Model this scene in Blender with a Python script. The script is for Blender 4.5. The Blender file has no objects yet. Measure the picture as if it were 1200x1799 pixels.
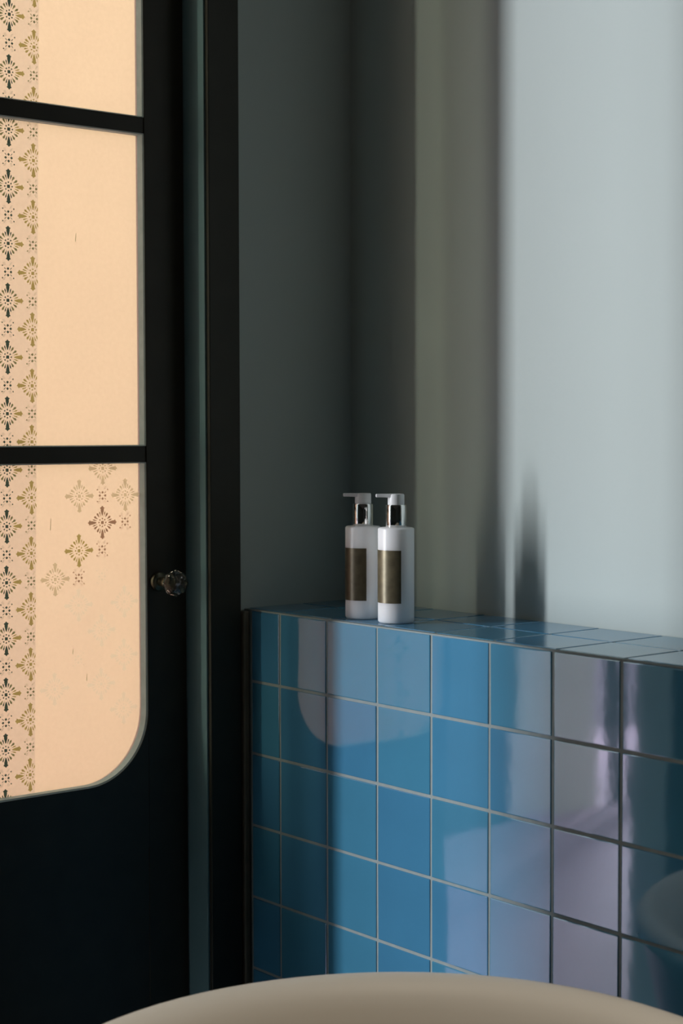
import bpy, bmesh, math, random
from mathutils import Vector, Matrix
random.seed(7)
S = bpy.context.scene
COL = S.collection

# ------------------------------------------------------------------ camera
L = 1.01                                   # height of the tiled ledge
W_PX = 1200.0
F_PX, YAW, PITCH, ROLL = 2951.36, 0.87818, 0.04824, -0.00187
CAM = Vector((2.42846, -2.03824, 0.31737 + L))
fw = Vector((-math.sin(YAW)*math.cos(PITCH), math.cos(YAW)*math.cos(PITCH), -math.sin(PITCH)))
rt = Vector((math.cos(YAW), math.sin(YAW), 0))
up = rt.cross(fw)
r2 = rt*math.cos(ROLL) + up*math.sin(ROLL)
u2 = -rt*math.sin(ROLL) + up*math.cos(ROLL)
cd = bpy.data.cameras.new('camera')
cam = bpy.data.objects.new('camera', cd); COL.objects.link(cam)
M = Matrix((r2, u2, -fw)).transposed().to_4x4(); M.translation = CAM
cam.matrix_world = M
cd.sensor_fit = 'HORIZONTAL'; cd.sensor_width = 36.0; cd.lens = F_PX/W_PX*36.0
cd.clip_start = .05
cd.dof.use_dof = True; cd.dof.focus_distance = 2.75; cd.dof.aperture_fstop = 6.5
S.camera = cam

# ------------------------------------------------------------------ light and exposure
w = bpy.data.worlds.new('World'); S.world = w; w.use_nodes = True
bg = w.node_tree.nodes['Background']
bg.inputs['Color'].default_value = (0.84, 0.93, 1.0, 1); bg.inputs['Strength'].default_value = 2.5
# a tall slot of open sky beyond the terrace facade, seen through the open half of the doorway
def slot(x, y, zc, wd, ht, watts):
    d = bpy.data.lights.new('daylight_slot', 'AREA'); d.shape = 'RECTANGLE'; d.size = wd; d.size_y = ht
    d.energy = watts; d.color = (0.92, 0.95, 1.0)
    o = bpy.data.objects.new('daylight_slot', d); COL.objects.link(o)
    f = (Vector((0.5, -0.1, zc)) - Vector((x, y, zc))).normalized()
    o.matrix_world = Matrix((Vector((0, 0, 1)).cross(-f), Vector((0, 0, 1)), -f)).transposed().to_4x4()
    o.location = (x, y, zc)
slot(-2.20, -4.49, 2.05, .25, 4.0, 280)
S.view_settings.view_transform = 'Standard'; S.view_settings.look = 'None'
S.view_settings.exposure = 0.0; S.view_settings.gamma = 1.0
S.view_settings.use_curve_mapping = False
S.cycles.max_bounces = 10; S.cycles.diffuse_bounces = 6; S.cycles.glossy_bounces = 5
S.cycles.transparent_max_bounces = 12
S.cycles.sample_clamp_indirect = 4.0
S.cycles.use_denoising = True

# ------------------------------------------------------------------ materials
def mat(name, color, rough=.5, spec=.5, metal=0, ior=1.5, noise=None, bump=None, tint=None, coat=0):
    m = bpy.data.materials.new(name); m.use_nodes = True
    nt = m.node_tree; b = nt.nodes['Principled BSDF']
    b.inputs['Base Color'].default_value = (*color, 1)
    b.inputs['Roughness'].default_value = rough
    b.inputs['Specular IOR Level'].default_value = spec
    b.inputs['Metallic'].default_value = metal
    b.inputs['IOR'].default_value = ior
    b.inputs['Coat Weight'].default_value = coat
    if tint: b.inputs['Specular Tint'].default_value = (*tint, 1)
    if noise or bump:
        tc = nt.nodes.new('ShaderNodeTexCoord')
    if noise:                                # (scale, amount) colour mottling
        n = nt.nodes.new('ShaderNodeTexNoise'); n.inputs['Scale'].default_value = noise[0]
        n.inputs['Detail'].default_value = 5
        nt.links.new(tc.outputs['Object'], n.inputs['Vector'])
        mx = nt.nodes.new('ShaderNodeMix'); mx.data_type = 'RGBA'
        a = noise[1]
        mx.inputs[6].default_value = (*[c*(1-a) for c in color], 1)
        mx.inputs[7].default_value = (*[min(1, c*(1+a)) for c in color], 1)
        nt.links.new(n.outputs['Fac'], mx.inputs[0]); nt.links.new(mx.outputs[2], b.inputs['Base Color'])
    if bump:                                 # (scale, strength, distance)
        n2 = nt.nodes.new('ShaderNodeTexNoise'); n2.inputs['Scale'].default_value = bump[0]
        n2.inputs['Detail'].default_value = 3
        nt.links.new(tc.outputs['Object'], n2.inputs['Vector'])
        bp = nt.nodes.new('ShaderNodeBump'); bp.inputs['Strength'].default_value = bump[1]
        bp.inputs['Distance'].default_value = bump[2]
        nt.links.new(n2.outputs['Fac'], bp.inputs['Height']); nt.links.new(bp.outputs['Normal'], b.inputs['Normal'])
    return m

def frosted(name, color, clear=(0, 0, 0), fac=0.0, gloss=0.0, grain=None):
    """light-diffusing sheet: translucent, with a share of light passing straight through"""
    m = bpy.data.materials.new(name); m.use_nodes = True
    nt = m.node_tree; nt.nodes.remove(nt.nodes['Principled BSDF']); out = nt.nodes['Material Output']
    t = nt.nodes.new('ShaderNodeBsdfTranslucent'); t.inputs['Color'].default_value = (*color, 1)
    if grain:
        tc = nt.nodes.new('ShaderNodeTexCoord'); n = nt.nodes.new('ShaderNodeTexNoise')
        n.inputs['Scale'].default_value = grain[0]; n.inputs['Detail'].default_value = 4
        nt.links.new(tc.outputs['Object'], n.inputs['Vector'])
        mx = nt.nodes.new('ShaderNodeMix'); mx.data_type = 'RGBA'
        mx.inputs[6].default_value = (*[c*(1-grain[1]) for c in color], 1)
        mx.inputs[7].default_value = (*[min(1, c*(1+grain[1])) for c in color], 1)
        nt.links.new(n.outputs['Fac'], mx.inputs[0]); nt.links.new(mx.outputs[2], t.inputs['Color'])
    last = t.outputs[0]
    if fac > 0:
        tr = nt.nodes.new('ShaderNodeBsdfTransparent'); tr.inputs['Color'].default_value = (*clear, 1)
        mxs = nt.nodes.new('ShaderNodeMixShader'); mxs.inputs[0].default_value = fac
        nt.links.new(last, mxs.inputs[1]); nt.links.new(tr.outputs[0], mxs.inputs[2]); last = mxs.outputs[0]
    if gloss > 0:
        g = nt.nodes.new('ShaderNodeBsdfGlossy'); g.inputs['Roughness'].default_value = .18
        mxs = nt.nodes.new('ShaderNodeMixShader'); mxs.inputs[0].default_value = gloss
        nt.links.new(last, mxs.inputs[1]); nt.links.new(g.outputs[0], mxs.inputs[2]); last = mxs.outputs[0]
    nt.links.new(last, out.inputs['Surface'])
    return m

def clear_mat(name):
    m = bpy.data.materials.new(name); m.use_nodes = True
    nt = m.node_tree; nt.nodes.remove(nt.nodes['Principled BSDF'])
    t = nt.nodes.new('ShaderNodeBsdfTransparent'); nt.links.new(t.outputs[0], nt.nodes['Material Output'].inputs['Surface'])
    return m

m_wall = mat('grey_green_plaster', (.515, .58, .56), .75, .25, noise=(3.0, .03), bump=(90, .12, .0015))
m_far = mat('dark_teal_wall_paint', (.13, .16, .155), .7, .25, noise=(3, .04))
m_white = mat('ceiling_paint', (.40, .41, .39), .85, .2)
m_floor = mat('dark_floor', (.055, .045, .04), .4, .4, noise=(6, .2))
m_grout = mat('grey_grout', (.28, .325, .325), .9, .1, noise=(60, .15), bump=(220, .3, .001))
m_tile = [mat('blue_glaze_%s' % n, c, .045, .5, ior=2.25, noise=(9, .10), bump=(13, .10, .0012), tint=(.82, .92, 1.0))
          for n, c in (('deep', (.060, .225, .385)), ('mid', (.066, .245, .41)), ('teal', (.062, .24, .38)))]
m_paint = mat('black_green_paint', (.045, .037, .025), .45, .3, noise=(20, .25), bump=(60, .15, .0008))
m_casing = mat('dark_casing_paint', (.040, .038, .028), .45, .3, noise=(20, .2), bump=(70, .12, .0008))
m_jamb = mat('teal_jamb_sheen', (.17, .29, .31), .35, .5, noise=(15, .1))  # teal raised to paint in the sheen of light on the jamb
m_bead = mat('lit_reveal_grey', (.42, .50, .50), .5, .4, noise=(60, .2))  # frame reveal; its pale tone stands for light off the pane
m_brown = mat('brown_wood_strip', (.21, .185, .14), .5, .3, noise=(25, .25))
m_pane = frosted('frosted_peach_glass', (.43, .27, .19), (.96, .95, .70), .30, .02, grain=(120, .08))
m_clear = clear_mat('clear_glass_back')
m_film = frosted('lace_film', (.80, .80, .84), (.89, .88, .89), .88, grain=(300, .10))
m_mo = {'dark': frosted('motif_dark_green', (.060, .095, .080)),
        'olive': frosted('motif_olive', (.22, .24, .13)),
        'gold': frosted('motif_gold', (.46, .40, .16)),
        'brown': frosted('motif_red_brown', (.36, .24, .17)),
        'tan': frosted('motif_tan', (.72, .64, .46)),
        'pale': frosted('motif_pale', (.95, 1.0, 1.0), (.93, 1.0, 1.0), .9)}
m_bottle = mat('white_plastic', (.95, .955, .96), .28, .5)
_p = m_bottle.node_tree.nodes['Principled BSDF']
_p.inputs['Subsurface Weight'].default_value = .8; _p.inputs['Subsurface Radius'].default_value = (1, .95, .9); _p.inputs['Subsurface Scale'].default_value = .025
m_pump = mat('white_pump_plastic', (.85, .86, .86), .35, .5)
m_chrome = mat('silver_collar', (.78, .78, .76), .09, .5, metal=1)
m_label_g = mat('gold_brown_label', (.165, .14, .085), .36, .5, metal=.4, noise=(60, .6))
m_label_d = mat('dark_brown_label', (.115, .095, .058), .36, .5, metal=.4, noise=(60, .6))
m_print = mat('pale_label_print', (.55, .5, .4), .4, .4)
m_tub = mat('cream_enamel', (.70, .665, .61), .5, .3)
m_tub_out = mat('dark_tub_paint', (.03, .05, .05), .3, .5)
m_terrace = mat('mauve_terrace_tiles', (.66, .47, .58), .6, .3, noise=(4, .15))
m_beige = mat('beige_stucco', (.86, .80, .70), .85, .2, noise=(3, .12), bump=(40, .3, .004))
m_peach = mat('peach_stucco', (.75, .55, .36), .85, .2, noise=(3, .08), bump=(40, .3, .004))
m_leafgreen = mat('dark_shutter_green', (.02, .035, .03), .5, .3)
m_glass = bpy.data.materials.new('clear_knob_glass'); m_glass.use_nodes = True
_b = m_glass.node_tree.nodes['Principled BSDF']
_b.inputs['Transmission Weight'].default_value = 1.0; _b.inputs['Roughness'].default_value = .02
_b.inputs['IOR'].default_value = 1.5; _b.inputs['Base Color'].default_value = (.95, .93, .85, 1)
m_brass = mat('aged_brass', (.10, .09, .06), .3, .5, metal=.8)

# ------------------------------------------------------------------ helpers
def link(name, me, parent=None, **props):
    o = bpy.data.objects.new(name, me); COL.objects.link(o)
    if parent: o.parent = parent
    for k, v in props.items(): o[k] = v
    return o
def empty(name, loc, **props):
    o = link(name, None, None, **props); o.location = loc; o.empty_display_size = .05; return o
def to_mesh(bm, name, mats, smooth=False):
    bmesh.ops.recalc_face_normals(bm, faces=bm.faces)
    me = bpy.data.meshes.new(name); bm.to_mesh(me); bm.free()
    for m in (mats if isinstance(mats, (list, tuple)) else [mats]): me.materials.append(m)
    if smooth:
        for p in me.polygons: p.use_smooth = True
    return me
def box_bm(x0, x1, y0, y1, z0, z1, bev=0, seg=2, bm=None):
    bm = bm or bmesh.new()
    vs = bmesh.ops.create_cube(bm, size=1)['verts']
    for v in vs:
        v.co = Vector((x0 if v.co.x < 0 else x1, y0 if v.co.y < 0 else y1, z0 if v.co.z < 0 else z1))
    if bev:
        es = list({e for v in vs for e in v.link_edges})
        bmesh.ops.bevel(bm, geom=es, offset=bev, segments=seg, affect='EDGES', profile=.5)
    return bm
def box(name, x0, x1, y0, y1, z0, z1, m, parent=None, bev=0, origin=None, **props):
    o0 = Vector(origin) if origin is not None else Vector(((x0+x1)/2, (y0+y1)/2, z0))
    bm = box_bm(x0, x1, y0, y1, z0, z1, bev)
    bmesh.ops.translate(bm, verts=bm.verts, vec=-o0)
    o = link(name, to_mesh(bm, name, m), parent, **props)
    o.location = o0 - (parent.location if parent else Vector())
    return o
def lathe_bm(profile, n=48, bm=None, flat_cap=True):
    bm = bm or bmesh.new(); rings = []
    for r, z in profile:
        if r <= 1e-6: rings.append([bm.verts.new((0, 0, z))])
        else: rings.append([bm.verts.new((r*math.cos(2*math.pi*i/n), r*math.sin(2*math.pi*i/n), z)) for i in range(n)])
    for a, b in zip(rings, rings[1:]):
        for i in range(n):
            j = (i+1) % n
            if len(a) == 1 and len(b) == 1: continue
            if len(a) == 1: bm.faces.new((a[0], b[i], b[j]))
            elif len(b) == 1: bm.faces.new((a[i], a[j], b[0]))
            else: bm.faces.new((a[i], a[j], b[j], b[i]))
    return bm
def smooth_by_angle(me, ang=35):
    for p in me.polygons: p.use_smooth = True
    bm = bmesh.new(); bm.from_mesh(me)
    for e in bm.edges:
        if len(e.link_faces) == 2 and e.calc_face_angle(0) > math.radians(ang): e.smooth = False
    bm.to_mesh(me); bm.free()

# ------------------------------------------------------------------ room shell
RX, RY, RZ = 3.5, -3.4, 2.85                # room extents
D = 0.2527                                 # ledge depth
T = 0.10                                   # thickness of the door wall
JR, JL, DTOP = -0.329, -1.44, 2.62          # doorway in the door wall
struct = dict(kind='structure')
box('floor', -.0, RX+.1, RY-.1, .1, -.1, 0, m_floor, label='dark bathroom floor beneath the tub', **struct)
box('ceiling', -.1, RX+.1, RY-.1, .1, RZ, RZ+.1, m_white, label='pale painted bathroom ceiling', **struct)
box('wall_back', -.1, RX+.1, 0, .1, 0, RZ, m_wall, label='grey plaster wall rising behind the blue tiled ledge', **struct)
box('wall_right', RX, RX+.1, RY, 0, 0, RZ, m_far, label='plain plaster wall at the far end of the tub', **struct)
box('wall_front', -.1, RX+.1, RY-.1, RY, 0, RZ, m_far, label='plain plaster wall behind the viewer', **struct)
bm = box_bm(-T, 0, JR, 0, 0, RZ)
box_bm(-T, 0, RY, JL, 0, RZ, bm=bm); box_bm(-T, 0, JL, JR, DTOP, RZ, bm=bm)
link('wall_left', to_mesh(bm, 'wall_left', m_wall), label='shaded grey plaster wall between the dark door and the corner', **struct)
# casing, jamb and strip
CR, CI = -0.2665, -0.333
bm = box_bm(0, .012, CI, CR, 0, DTOP+.06, .002)
box_bm(0, .012, JL-.06, JL+.004, 0, DTOP+.06, .002, bm=bm); box_bm(0, .0115, JL-.06, CR, DTOP-.004, DTOP+.06, .002, bm=bm)
link('trim_1', to_mesh(bm, 'trim_1', m_casing), label='flat dark door casing beside the grey wall', **struct)
bm = box_bm(-T, .004, JR-.008, JR+.004, 0, DTOP, .001)
box_bm(-T, .004, JL, JL+.008, 0, DTOP, .001, bm=bm); box_bm(-T, .004, JL, JR, DTOP-.008, DTOP, .001, bm=bm)
link('trim_2', to_mesh(bm, 'trim_2', m_jamb), label='door jamb with a sheen of light painted in as teal', **struct)
box('trim_3', .0015, .019, -D-.0125, -D-.0005, 0, L-.004, m_brown, bev=.003, label='narrow brown strip edging the blue tiles by the casing', **struct)

# ------------------------------------------------------------------ tiled ledge
P, G, TH = .13, .0048, .008
X0 = .10625                                # first joint from the corner
LEN = X0 + 18*P
TE = .0                                    # tile faces lie on the planes y=-D and z=L
ledge = box('wall_ledge', 0.001, LEN, -D+.0014, -.0005, 0, L-.0012, m_grout, origin=(0, 0, 0),
            label='built-in ledge covered in square glossy blue tiles', **struct)
def tile_mesh(name, w_, h_, m):
    """tile centred in x/z, face towards -y at y=0, body behind it"""
    bm = box_bm(-w_/2, w_/2, 0, TH, -h_/2, h_/2)
    es = [e for e in bm.edges if all(abs(v.co.y) < 1e-6 for v in e.verts)]
    es += [e for e in bm.edges if abs(e.verts[0].co.y-e.verts[1].co.y) > 1e-4]
    bmesh.ops.bevel(bm, geom=es, offset=.0016, segments=2, affect='EDGES', profile=.6)
    return to_mesh(bm, name, m)
fw_, fh_ = P-G, P-G
nrow = 8
hlast = L-7*P
cols = [(0.0225, X0)] + [(X0+i*P, X0+(i+1)*P) for i in range(18)]
cache = {}
def tile(cx, cy, cz, w_, h_, rot, tilt):
    k = (round(w_, 4), round(h_, 4), random.randrange(3))
    if k not in cache: cache[k] = tile_mesh('tile_%d' % len(cache), w_, h_, m_tile[k[2]])
    o = link('tile', cache[k], ledge); o.location = (cx, cy, cz)
    o.rotation_euler = (rot + random.gauss(0, tilt), random.gauss(0, tilt*.3) if not rot else 0, random.gauss(0, tilt) if not rot else 0)
    return o
for a, b in cols:
    for r in range(nrow):
        ht = P if r < 7 else hlast
        zt = L - r*P + (0 if r else G/2-.0036)
        zb = L - r*P - ht
        hh = zt - zb - G
        tile((a+b)/2, -D + random.uniform(-.0004, .0004), (zt+zb)/2, b-a-G, hh, 0, .0028)
colst = [(0.001, X0)] + cols[1:]
for a, b in colst:
    # two rows on top of the ledge
    y0, y1 = -D+TH+.0025, -D+P
    tile((a+b)/2, (y0+y1-G/2)/2, L, b-a-G, y1-y0-G/2, -math.pi/2, .0018)
    y0, y1 = -D+P, -.001
    tile((a+b)/2, (y0+y1)/2, L, b-a-G, y1-y0-G, -math.pi/2, .0018)

# ------------------------------------------------------------------ glazed door leaf
XF, XG, XB = -.055, -.0745, -.083            # leaf face, glass face, back face
YR, YO, YI, YL = JR-.010, -.4215, -.795, -.812  # leaf edge, pane edge, pane edge, leaf edge
z = lambda v: v + L
PZ = [(z(-.297), z(.2635)), (z(.2915), z(.8335)), (z(.861), z(1.405))]
LTOP = DTOP-.012
door = empty('door_1', (XF, YL, 0), label='dark door with three frosted peach panes and a glass knob', **struct)
dl = door.location
def dpart(name, me, m=None, **pr):
    o = link(name, me, door, **pr); o.location = -dl; return o
def dbox(name, x0, x1, y0, y1, z0, z1, m, bev=.0015, **pr):
    return box(name, x0, x1, y0, y1, z0, z1, m, parent=door, bev=bev, **pr)
RAD, RADL = .122, .080
zb = PZ[0][0]
dbox('stile', XB, XF, YO, YR, .012, LTOP, m_paint)
dbox('stile', XB, XF, YL, YI, .012, LTOP, m_paint)
dbox('top_rail', XB, XF, YI, YO, PZ[2][1], LTOP, m_paint, bev=0)
dbox('muntin', XB, XF-.002, YI, YO, PZ[0][1], PZ[1][0], m_paint)
dbox('muntin', XB, XF-.002, YI, YO, PZ[1][1], PZ[2][0], m_paint)
def extrude_yz(name, pts, x0, x1, m, **pr):
    bm = bmesh.new()
    f = bm.faces.new([bm.verts.new((x0, y, zz)) for y, zz in pts])
    g = bmesh.ops.extrude_face_region(bm, geom=[f])
    bmesh.ops.translate(bm, verts=[v for v in g['geom'] if isinstance(v, bmesh.types.BMVert)], vec=(x1-x0, 0, 0))
    return dpart(name, to_mesh(bm, name, m), **pr)
NA = 18
arcR = [(YO-RAD+RAD*math.cos(a), zb+RAD-RAD*math.sin(a)) for a in [i/NA*math.pi/2 for i in range(NA+1)]]     # right edge down to bottom
arcL = [(YI+RADL-RADL*math.sin(a), zb+RADL-RADL*math.cos(a)) for a in [i/NA*math.pi/2 for i in range(NA+1)]]     # bottom to left edge
RB = z(-.42)
extrude_yz('bottom_rail', [(YI, RB), (YO, RB)] + arcR + arcL, XB, XF, m_paint)
# lower wooden panel with a moulded frame
dbox('lower_rail', XB, XF, YI, YO, .012, .18, m_paint, bev=0)
dbox('panel', XB+.004, XF-.0015, YI, YO, .18, RB, m_paint, bev=0)
# panes with their lightened reveals and etched pattern
def outline(i):
    z0, z1 = PZ[i]
    if i == 0: return [(YO, z1)] + arcR + arcL + [(YI, z1)]
    return [(YO, z1), (YO, z0), (YI, z0), (YI, z1)]
panes = []
for i in range(3):
    pts = outline(i)
    bm = bmesh.new()
    f0 = bm.faces.new([bm.verts.new((XG, y, zz)) for y, zz in pts]); f0.material_index = 0
    f1 = bm.faces.new([bm.verts.new((XG-.004, y, zz)) for y, zz in reversed(pts)]); f1.material_index = 1
    me = bpy.data.meshes.new('pane'); bm.to_mesh(me); bm.free()
    me.materials.append(m_pane); me.materials.append(m_clear)
    p = dpart('pane', me, label='frosted peach glass pane' if i else 'frosted peach glass pane with rounded lower corners')
    panes.append(p)
    bm = bmesh.new(); n = len(pts); tb = .0028
    cy = sum(q[0] for q in pts)/n; cz = sum(q[1] for q in pts)/n
    ins = []
    for k in range(n):
        a, b, c = pts[k-1], pts[k], pts[(k+1) % n]
        d1 = Vector((b[0]-a[0], b[1]-a[1])).normalized(); d2 = Vector((c[0]-b[0], c[1]-b[1])).normalized()
        nn = Vector((d1.y, -d1.x)) + Vector((d2.y, -d2.x)); nn = nn.normalized()
        if nn.dot(Vector((cy-b[0], cz-b[1]))) < 0: nn = -nn
        ins.append((b[0]+nn.x*tb, b[1]+nn.y*tb))
    A = [bm.verts.new((XF-.001, *q)) for q in pts]; B = [bm.verts.new((XF-.003, *q)) for q in ins]; Cc = [bm.verts.new((XG+.0006, *q)) for q in ins]
    for k in range(n):
        j = (k+1) % n
        bm.faces.new((A[k], A[j], B[j], B[k])); bm.faces.new((B[k], B[j], Cc[j], Cc[k]))
    dpart('lit_reveal', to_mesh(bm, 'bead', m_bead), label='frame edge around the glass, pane light painted in as pale grey')

# lace film down the hinge side and stencilled motifs
YFILM = -.6300
def poly(bm, pts): bm.faces.new([bm.verts.new((0, a, b)) for a, b in pts])
def leaf(bm, ang, r0, r1, w_, ox=0, oy=0):
    c, s = math.cos(ang), math.sin(ang); q = []
    for t, ww in ((0, .15), (.35, .55), (.7, 1), (.92, .6), (1, .1), (.92, -.6), (.7, -1), (.35, -.55), (0, -.15)):
        r = r0+(r1-r0)*t; q.append((ox+r*c-ww*w_*s, oy+r*s+ww*w_*c))
    poly(bm, q)
def fleur(bm, ang, r0=.0120, r1=.0290):
    c, s = math.cos(ang), math.sin(ang)
    shape = ((0, .0007), (.30, .0023), (.55, .0032), (.66, .0028), (.76, .0046), (.82, .0042), (.88, .0020), (1, .0003))
    q = [(r0+(r1-r0)*t, ww) for t, ww in shape] + [(r0+(r1-r0)*t, -ww) for t, ww in reversed(shape)]
    poly(bm, [(a*c-b*s, a*s+b*c) for a, b in q])
def sq(bm, x, y, hlf, rot=0):
    poly(bm, [(x+hlf*1.41*math.cos(rot+math.pi/4+k*math.pi/2), y+hlf*1.41*math.sin(rot+math.pi/4+k*math.pi/2)) for k in range(4)])
def big_bm():
    bm = bmesh.new(); sq(bm, 0, 0, .0027)
    for k in range(8):
        a = k*math.pi/4; sq(bm, .0068*math.cos(a), .0068*math.sin(a), .0012, a)
    for k in range(4):
        a0 = k*math.pi/2; fleur(bm, a0)
        for da, ra, rb, ww in ((.29, .0112, .0200, .0012), (.58, .0112, .0196, .0020), (.785+.205, .0112, .0196, .0020), (.785+.495, .0112, .0200, .0012)):
            leaf(bm, a0+da, ra, rb, ww)
    return bm
def small_bm():
    bm = bmesh.new(); sq(bm, 0, 0, .0005)
    for k in range(4):
        a = k*math.pi/2; sq(bm, .0054*math.cos(a), .0054*math.sin(a), .0018, a+math.pi/4)
        b = a+math.pi/4
        leaf(bm, b, .0046, .0100, .0007); sq(bm, .0145*math.cos(b), .0145*math.sin(b), .0011)
        for j in (1, 2, 3):                    # fine hatching
            r = .0098+.002*j
            q0 = (r*math.cos(b)*.6-.003, r*math.sin(b)*1.25); 
            poly(bm, [(q0[0], q0[1]), (q0[0]+.004, q0[1]+.0016), (q0[0]+.004, q0[1]+.0020), (q0[0], q0[1]+.0004)])
    return bm
mcache = {}
def motif_mesh(kind, col, ucut=None, zlo=None, zhi=None):
    key = (kind, col, ucut, None if zlo is None else round(zlo, 3), None if zhi is None else round(zhi, 3))
    if key not in mcache:
        bm = big_bm() if kind == 'big' else small_bm()
        for co, no, lim in ((ucut, (0, 1, 0), 'u'), (zhi, (0, 0, 1), 'z'), (zlo, (0, 0, -1), 'z')):
            if co is None: continue
            pco = (0, co, 0) if lim == 'u' else (0, 0, co)
            g = bmesh.ops.bisect_plane(bm, geom=bm.verts[:]+bm.edges[:]+bm.faces[:], plane_co=pco, plane_no=no, clear_outer=True)
        for f in bm.faces:
            if f.normal.x < 0: f.normal_flip()
        me = bpy.data.meshes.new('motif'); bm.to_mesh(me); bm.free(); me.materials.append(m_mo[col])
        if col == 'dark' and kind == 'big':     # side tips are golden, the upright axis green-black
            me.materials.append(m_mo['olive']); me.materials.append(m_mo['gold'])
            for p_ in me.polygons:
                c = p_.center
                if abs(c.y) > abs(c.z)*1.7 and c.y > .009: p_.material_index = 2
                elif c.y > .007 or c.y < -.007: p_.material_index = 1
        mcache[key] = me
    return mcache[key]
LEAN = .018                                # the film hangs a little out of plumb
SP = .0937; CS = .0462; ZA = z(.1595); YA = -.6853
def put(pane_i, kind, col, y, zz, ucut=None, off=.0007):
    z0, z1 = PZ[pane_i]; ext = .0292 if kind == 'big' else .0165
    if zz-ext*.4 > z1 or zz+ext*.4 < z0: 
        if zz-ext > z1-.002 or zz+ext < z0+.002: return
    zhi = z1-.002-zz if zz+ext > z1-.002 else None
    zlo = z0+.002-zz if zz-ext < z0+.002 else None
    if zhi is not None and zhi < -ext+.003 or zlo is not None and zlo > ext-.003: return
    me = motif_mesh(kind, col, ucut, zlo, zhi)
    if not len(me.polygons): return
    o = link('motif', me, panes[pane_i]); o.location = (XG+off, y+LEAN*(zz-ZA), zz)
for i in range(3):
    z0, z1 = PZ[i]
    bm = bmesh.new()
    if i == 0:
        yl = YI + .02
        bot = lambda y: zb if y > YI+RADL else zb+RADL-math.sqrt(max(0, RADL**2-(YI+RADL-y)**2))
        ys = [YFILM-(YFILM-yl)*t/10 for t in range(11)]
        q = [(YFILM, z1-.002)]+[(y, bot(y)+.003) for y in ys]+[(yl, z1-.002)]
    else:
        q = [(YFILM, z1-.002), (YFILM, z0+.002), (YI+.004, z0+.002), (YI+.004, z1-.002)]
    f = bm.faces.new([bm.verts.new((0, a+(LEAN*(b-ZA) if a > YI+.05 else 0), b)) for a, b in q])
    if f.normal.x < 0: f.normal_flip()
    me = bpy.data.meshes.new('film'); bm.to_mesh(me); bm.free(); me.materials.append(m_film)
    o = link('lace_film', me, panes[i], label='stencilled lace film along the pane'); o.location = (XG+.0004, 0, 0)
    for k in range(-8, 20):
        for c in (0, 1, -1, -2):
            if i == 0 and c < 0 and k < -2: continue
            y = YA + c*CS
            off = 0 if c % 2 == 0 else .5
            u = YFILM-y if c == 1 else None
            put(i, 'big', 'dark' if c <= 0 else 'gold', y, ZA+(k+off)*SP, u)
            put(i, 'small', 'dark' if c <= 0 else 'olive', y, ZA+(k+off+.5)*SP, u)
# motifs seen across the rest of the lowest pane
for c, k, kind, col in ((4, 0, 'big', 'brown'), (5, 0.5, 'big', 'tan'), (3, -.5, 'big', 'olive_t'), (2, -1, 'big', 'tan'), (3, .5, 'big', 'tan'),
                        (4, .5, 'small', 'brown'), (4, -.5, 'small', 'brown'), (3, -1, 'small', 'brown'), (5, 0, 'small', 'brown'), (4, 1, 'big', 'tan'),
                        (5, -1.5, 'big', 'pale'), (4, -1, 'small', 'pale'), (4, -2, 'big', 'pale'), (3, -1.5, 'big', 'pale'), (5, -2.5, 'big', 'pale'),
                        (2, -3, 'big', 'pale'), (4, -3, 'big', 'pale'), (3, -2.5, 'small', 'pale'), (5, -3.5, 'big', 'pale')):
    col = {'olive_t': 'gold'}.get(col, col)
    y = YA+c*CS
    put(0, kind, col, y, ZA+k*SP, (YO-.004-y) if c == 5 else None, off=.0004)
# small scratches in the frosting
for yy, zz, ln, i in ((-.549, z(.647), .014, 1), (-.603, z(.160), .020, 0), (-.535, z(-.107), .012, 0), (-.562, z(-.060), .008, 0)):
    bm = bmesh.new(); bm.faces.new([bm.verts.new((0, a, b)) for a, b in ((-.0006, -ln/2), (.0006, -ln/2), (.0016, ln/2), (.0008, ln/2))])
    me = bpy.data.meshes.new('scratch'); bm.to_mesh(me); bm.free(); me.materials.append(m_mo['olive'])
    o = link('scratch', me, panes[i]); o.location = (XG+.0005, yy, zz)

# glass knob
ky, kz = -.398, z(.0525)
Rx = Matrix.Rotation(math.pi/2, 4, 'Y')          # lathe axis z -> world x
def knob_part(name, bm, m, parent, flat=False, **pr):
    bmesh.ops.transform(bm, matrix=Rx, verts=bm.verts)
    me = to_mesh(bm, name, m)
    if not flat: smooth_by_angle(me, 40)
    return link(name, me, parent, **pr)
kb = lathe_bm([(0, 0.034), (.0085, .034), (.013, .0365), (.0205, .044), (.0235, .052), (.0235, .056), (.019, .065), (.010, .0685), (0, .069)], 8)
knob = knob_part('knob', kb, m_glass, door, flat=True, label='faceted clear glass door knob')
knob.location = Vector((XF, ky, kz)) - dl
knob_part('rosette', lathe_bm([(0, 0), (.0165, 0), (.0175, .002), (.016, .006), (.011, .0085), (0, .009)], 32), m_brass, knob, label='small aged brass rosette')
knob_part('neck', lathe_bm([(0, .008), (.0085, .008), (.0075, .014), (.010, .021), (.0115, .027), (.009, .0345), (0, .0345)], 24), m_brass, knob, label='brass neck')

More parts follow.
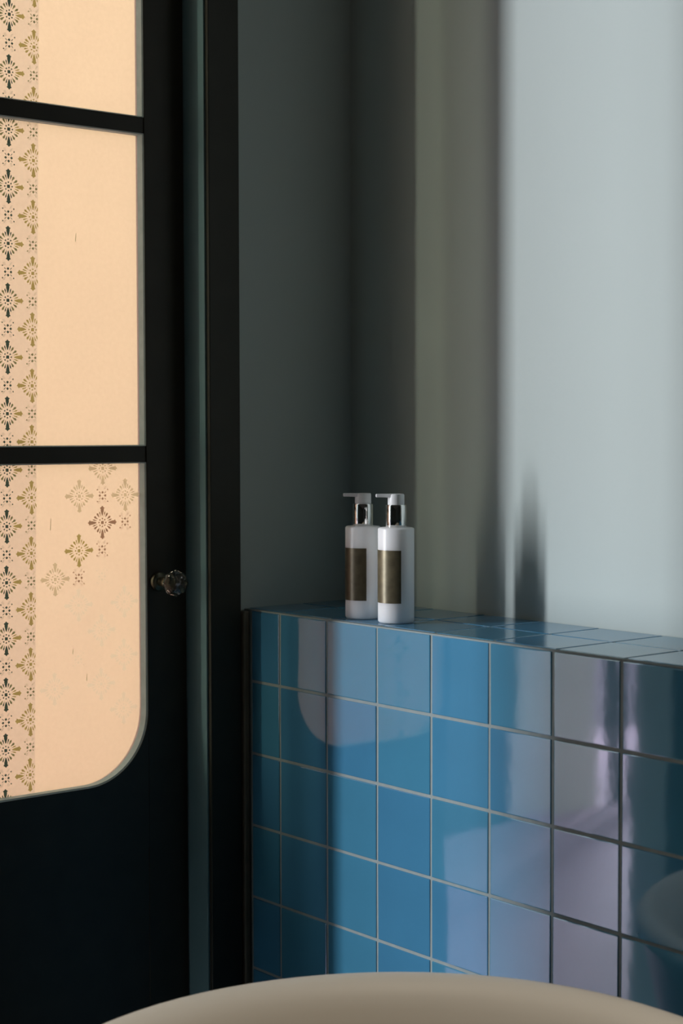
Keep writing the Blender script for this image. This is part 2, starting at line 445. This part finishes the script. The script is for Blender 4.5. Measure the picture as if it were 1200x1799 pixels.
# ------------------------------------------------------------------ pump bottles on the ledge
def bottle(cx, cy, m_label, lab_a, lz, spout_ang, label_text, hscale=1.0):
    t = empty('pump_bottle', (cx, cy, L+.0006), label=label_text, category='bottle', group='pump bottles on the tiled ledge')
    R, H = .0302, .1565*hscale
    prof = [(0, 0), (R-.003, 0), (R-.0012, .0008), (R, .003), (R, H-.003), (R-.0008, H-.0012), (R-.003, H), (.018, H+.0008), (.0175, H+.001), (0, H+.001)]
    me = to_mesh(lathe_bm(prof, 64), 'bottle_body', m_bottle); smooth_by_angle(me, 40)
    link('body', me, t)
    # wrapped label: a thin curved sheet with thickness
    a0, a1 = lab_a; n = 28; ro = R+.0005; bm = bmesh.new(); ring = []
    for i in range(n+1):
        a = a0+(a1-a0)*i/n
        ring.append([bm.verts.new((r*math.cos(a), r*math.sin(a), zz)) for r, zz in ((R-.0004, lz[0]), (ro, lz[0]), (ro, lz[1]), (R-.0004, lz[1]))])
    for a, b in zip(ring, ring[1:]):
        for k in range(4): bm.faces.new((a[k], b[k], b[(k+1) % 4], a[(k+1) % 4]))
    bm.faces.new(ring[0]); bm.faces.new(ring[-1])
    me = to_mesh(bm, 'label', m_label); smooth_by_angle(me, 40)
    lo = link('product_label', me, t, label='metallic brown label')
    # collar
    me = to_mesh(lathe_bm([(.0100, H), (.0166, H+.0002), (.0170, H+.001), (.0170, H+.0368), (.0163, H+.0378), (.0, H+.0378)], 64), 'collar', m_chrome)
    smooth_by_angle(me, 40); link('collar', me, t, label='shiny silver collar')
    # pump head: round actuator with a flat nozzle
    z0 = H+.0378; z1 = z0+.0178
    me = to_mesh(lathe_bm([(0, z0), (.0135, z0), (.0138, z0+.001), (.0138, z1-.0022), (.0130, z1-.0004), (.0115, z1), (0, z1+.0002)], 48), 'pump_head', m_pump)
    smooth_by_angle(me, 40); head = link('pump_head', me, t)
    bm = bmesh.new()
    secs = [(.004, .0105, z1-.0062, z1), (.016, .0080, z1-.0058, z1), (.026, .0058, z1-.0054, z1), (.0335, .0052, z1-.0054, z1-.0002)]
    rr = [[bm.verts.new((x, s*wd, zz)) for s, zz in ((-1, lo_), (1, lo_), (1, hi_), (-1, hi_))] for x, wd, lo_, hi_ in secs]
    for a, b in zip(rr, rr[1:]):
        for k in range(4): bm.faces.new((a[k], a[(k+1) % 4], b[(k+1) % 4], b[k]))
    bm.faces.new(rr[0]); bm.faces.new(rr[-1])
    bmesh.ops.bevel(bm, geom=bm.edges[:], offset=.0007, segments=2, affect='EDGES')
    bmesh.ops.rotate(bm, verts=bm.verts, cent=(0, 0, 0), matrix=Matrix.Rotation(spout_ang, 3, 'Z'))
    me = to_mesh(bm, 'nozzle', m_pump); smooth_by_angle(me, 40); link('nozzle', me, head)
    return t
# direction from a bottle to the camera, and angles measured around it
va = math.atan2(CAM.y+.196, CAM.x-.3)
left = va - math.pi/2                                  # picture left
def ang_at(fr): return va - math.asin(max(-1, min(1, -fr)))   # fr: -1 left silhouette .. 1 right silhouette
bottle(.2646, -.1954, m_label_d, (ang_at(-1)-.55, ang_at(.19)), (.0315, .1197), left+.12,
       'white pump bottle with a dark brown label, nearer the corner', .996)
bottle(.3508, -.1971, m_label_g, (ang_at(-1)-.45, ang_at(.26)), (.0335, .1205), left+.16,
       'white pump bottle with a gold-brown label, nearer the bright wall', 1.004)

# ------------------------------------------------------------------ bathtub
RIM = L-.43
XA, BY, YT, AX = .600, .46, -.347, .45                 # end, half width, side near the wall, end length
TL = 1.72
YC = YT-BY
def tub_ring(off, zz, n=40):
    """stadium outline with elliptic ends, offset inwards by off"""
    pts = []
    a, b = AX-off, BY-off
    xl, xr = XA+AX, XA+TL-AX
    for i in range(n+1):
        t = math.pi/2+math.pi*i/n; pts.append((xl+a*math.cos(t), YC+b*math.sin(t), zz))
    for i in range(n+1):
        t = -math.pi/2+math.pi*i/n; pts.append((xr+a*math.cos(t), YC+b*math.sin(t), zz))
    return pts
tub = empty('bathtub', (XA+TL/2, YC, 0), label='freestanding cream bathtub with a smooth rounded rim', category='bathtub')
def tub_mesh(name, prof, m, cap_first=False, cap_last=False, **pr):
    bm = bmesh.new(); R_ = []
    for off, zz in prof:
        R_.append([bm.verts.new(Vector(p)-tub.location) for p in tub_ring(off, zz)])
    n = len(R_[0])
    for a, b in zip(R_, R_[1:]):
        for i in range(n): bm.faces.new((a[i], a[(i+1) % n], b[(i+1) % n], b[i]))
    if cap_first: bm.faces.new(R_[0])
    if cap_last: bm.faces.new(R_[-1])
    me = to_mesh(bm, name, m); smooth_by_angle(me, 50)
    return link(name, me, tub, **pr)
rim = [(-.006, RIM-.030), (-.008, RIM-.022), (-.0065, RIM-.013), (-.001, RIM-.0055), (.008, RIM-.001), (.018, RIM), (.029, RIM-.003), (.040, RIM-.010), (.050, RIM-.021)]
inner = [(.058, RIM-.036), (.066, RIM-.06), (.078, RIM-.12), (.094, RIM-.20), (.115, RIM-.29), (.15, RIM-.36), (.20, RIM-.40), (.27, RIM-.415)]
tub_mesh('basin', [(-.008, RIM-.028)] + rim + inner, m_tub, cap_last=True)
tub_mesh('shell', [(.13, .004), (.125, .03), (.12, .06), (.09, .16), (.055, .30), (.030, .42), (.012, .50), (-.002, RIM-.032), (-.0085, RIM-.026)], m_tub_out, cap_first=True, label='dark painted outer shell')

# ------------------------------------------------------------------ recessed downlight over the tub, unseen and added to brighten it warmly
def downlight(x, y):
    t = empty('added_downlight', (x, y, RZ), label='small round added downlight in the ceiling over the bathtub', category='light')
    me = to_mesh(lathe_bm([(.032, .0), (.030, -.004), (.048, -.006), (.055, -.003), (.055, .0)], 40), 'ring', m_chrome)
    smooth_by_angle(me, 40); link('ring', me, t)
    d = bpy.data.lights.new('added_spot', 'SPOT'); d.energy = 95; d.color = (1.0, .86, .68)
    d.spot_size = math.radians(36); d.spot_blend = .7; d.shadow_soft_size = .03
    o = bpy.data.objects.new('added_spot', d); COL.objects.link(o); o.parent = t; o.location = (0, 0, -.012)
downlight(1.15, -.86)

# ------------------------------------------------------------------ terrace outside the open doorway
box('terrace_floor', -6.0, -T, -9.0, 2.0, -.12, -.02, m_terrace, label='mauve paved terrace outside the open doorway', **struct)
box('terrace_bounce_wall', -4.0, -T-.02, .9, 1.1, -.02, 3.2, m_peach, label='unseen peach wall added beyond the frosted door for warm light', **struct)  # added out of view to warm what the panes pass and show
box('wall_dark_backing', -1.62, -1.6, -2.58, -.9, -.02, 3.4, m_leafgreen, label='unseen dark sheet added beside the facade to darken the tile reflection', **struct)  # added so the glaze mirrors darkness between pane and beige panel
box('wall_facade', -1.62, -1.6, -2.98, -2.58, -.02, 3.4, m_beige, label='beige stucco panel facing the open doorway across the terrace', **struct)
box('wall_post', -1.62, -1.6, -3.12, -3.055, -.02, 3.4, m_leafgreen, label='dark narrow post at the end of the beige facade', **struct)
box('wall_shutter', -1.62, -1.6, -3.37, -3.185, -.02, 3.4, m_leafgreen, label='dark shutter standing beyond the narrow post', **struct)
box('wall_sky_blocker', -.5, -T-.005, -2.5, -2.0, -.02, 3.4, m_leafgreen, label='unseen dark block added outside the doorway to hold back sky light', **struct)  # added out of view to keep sky light off the shaded tiles
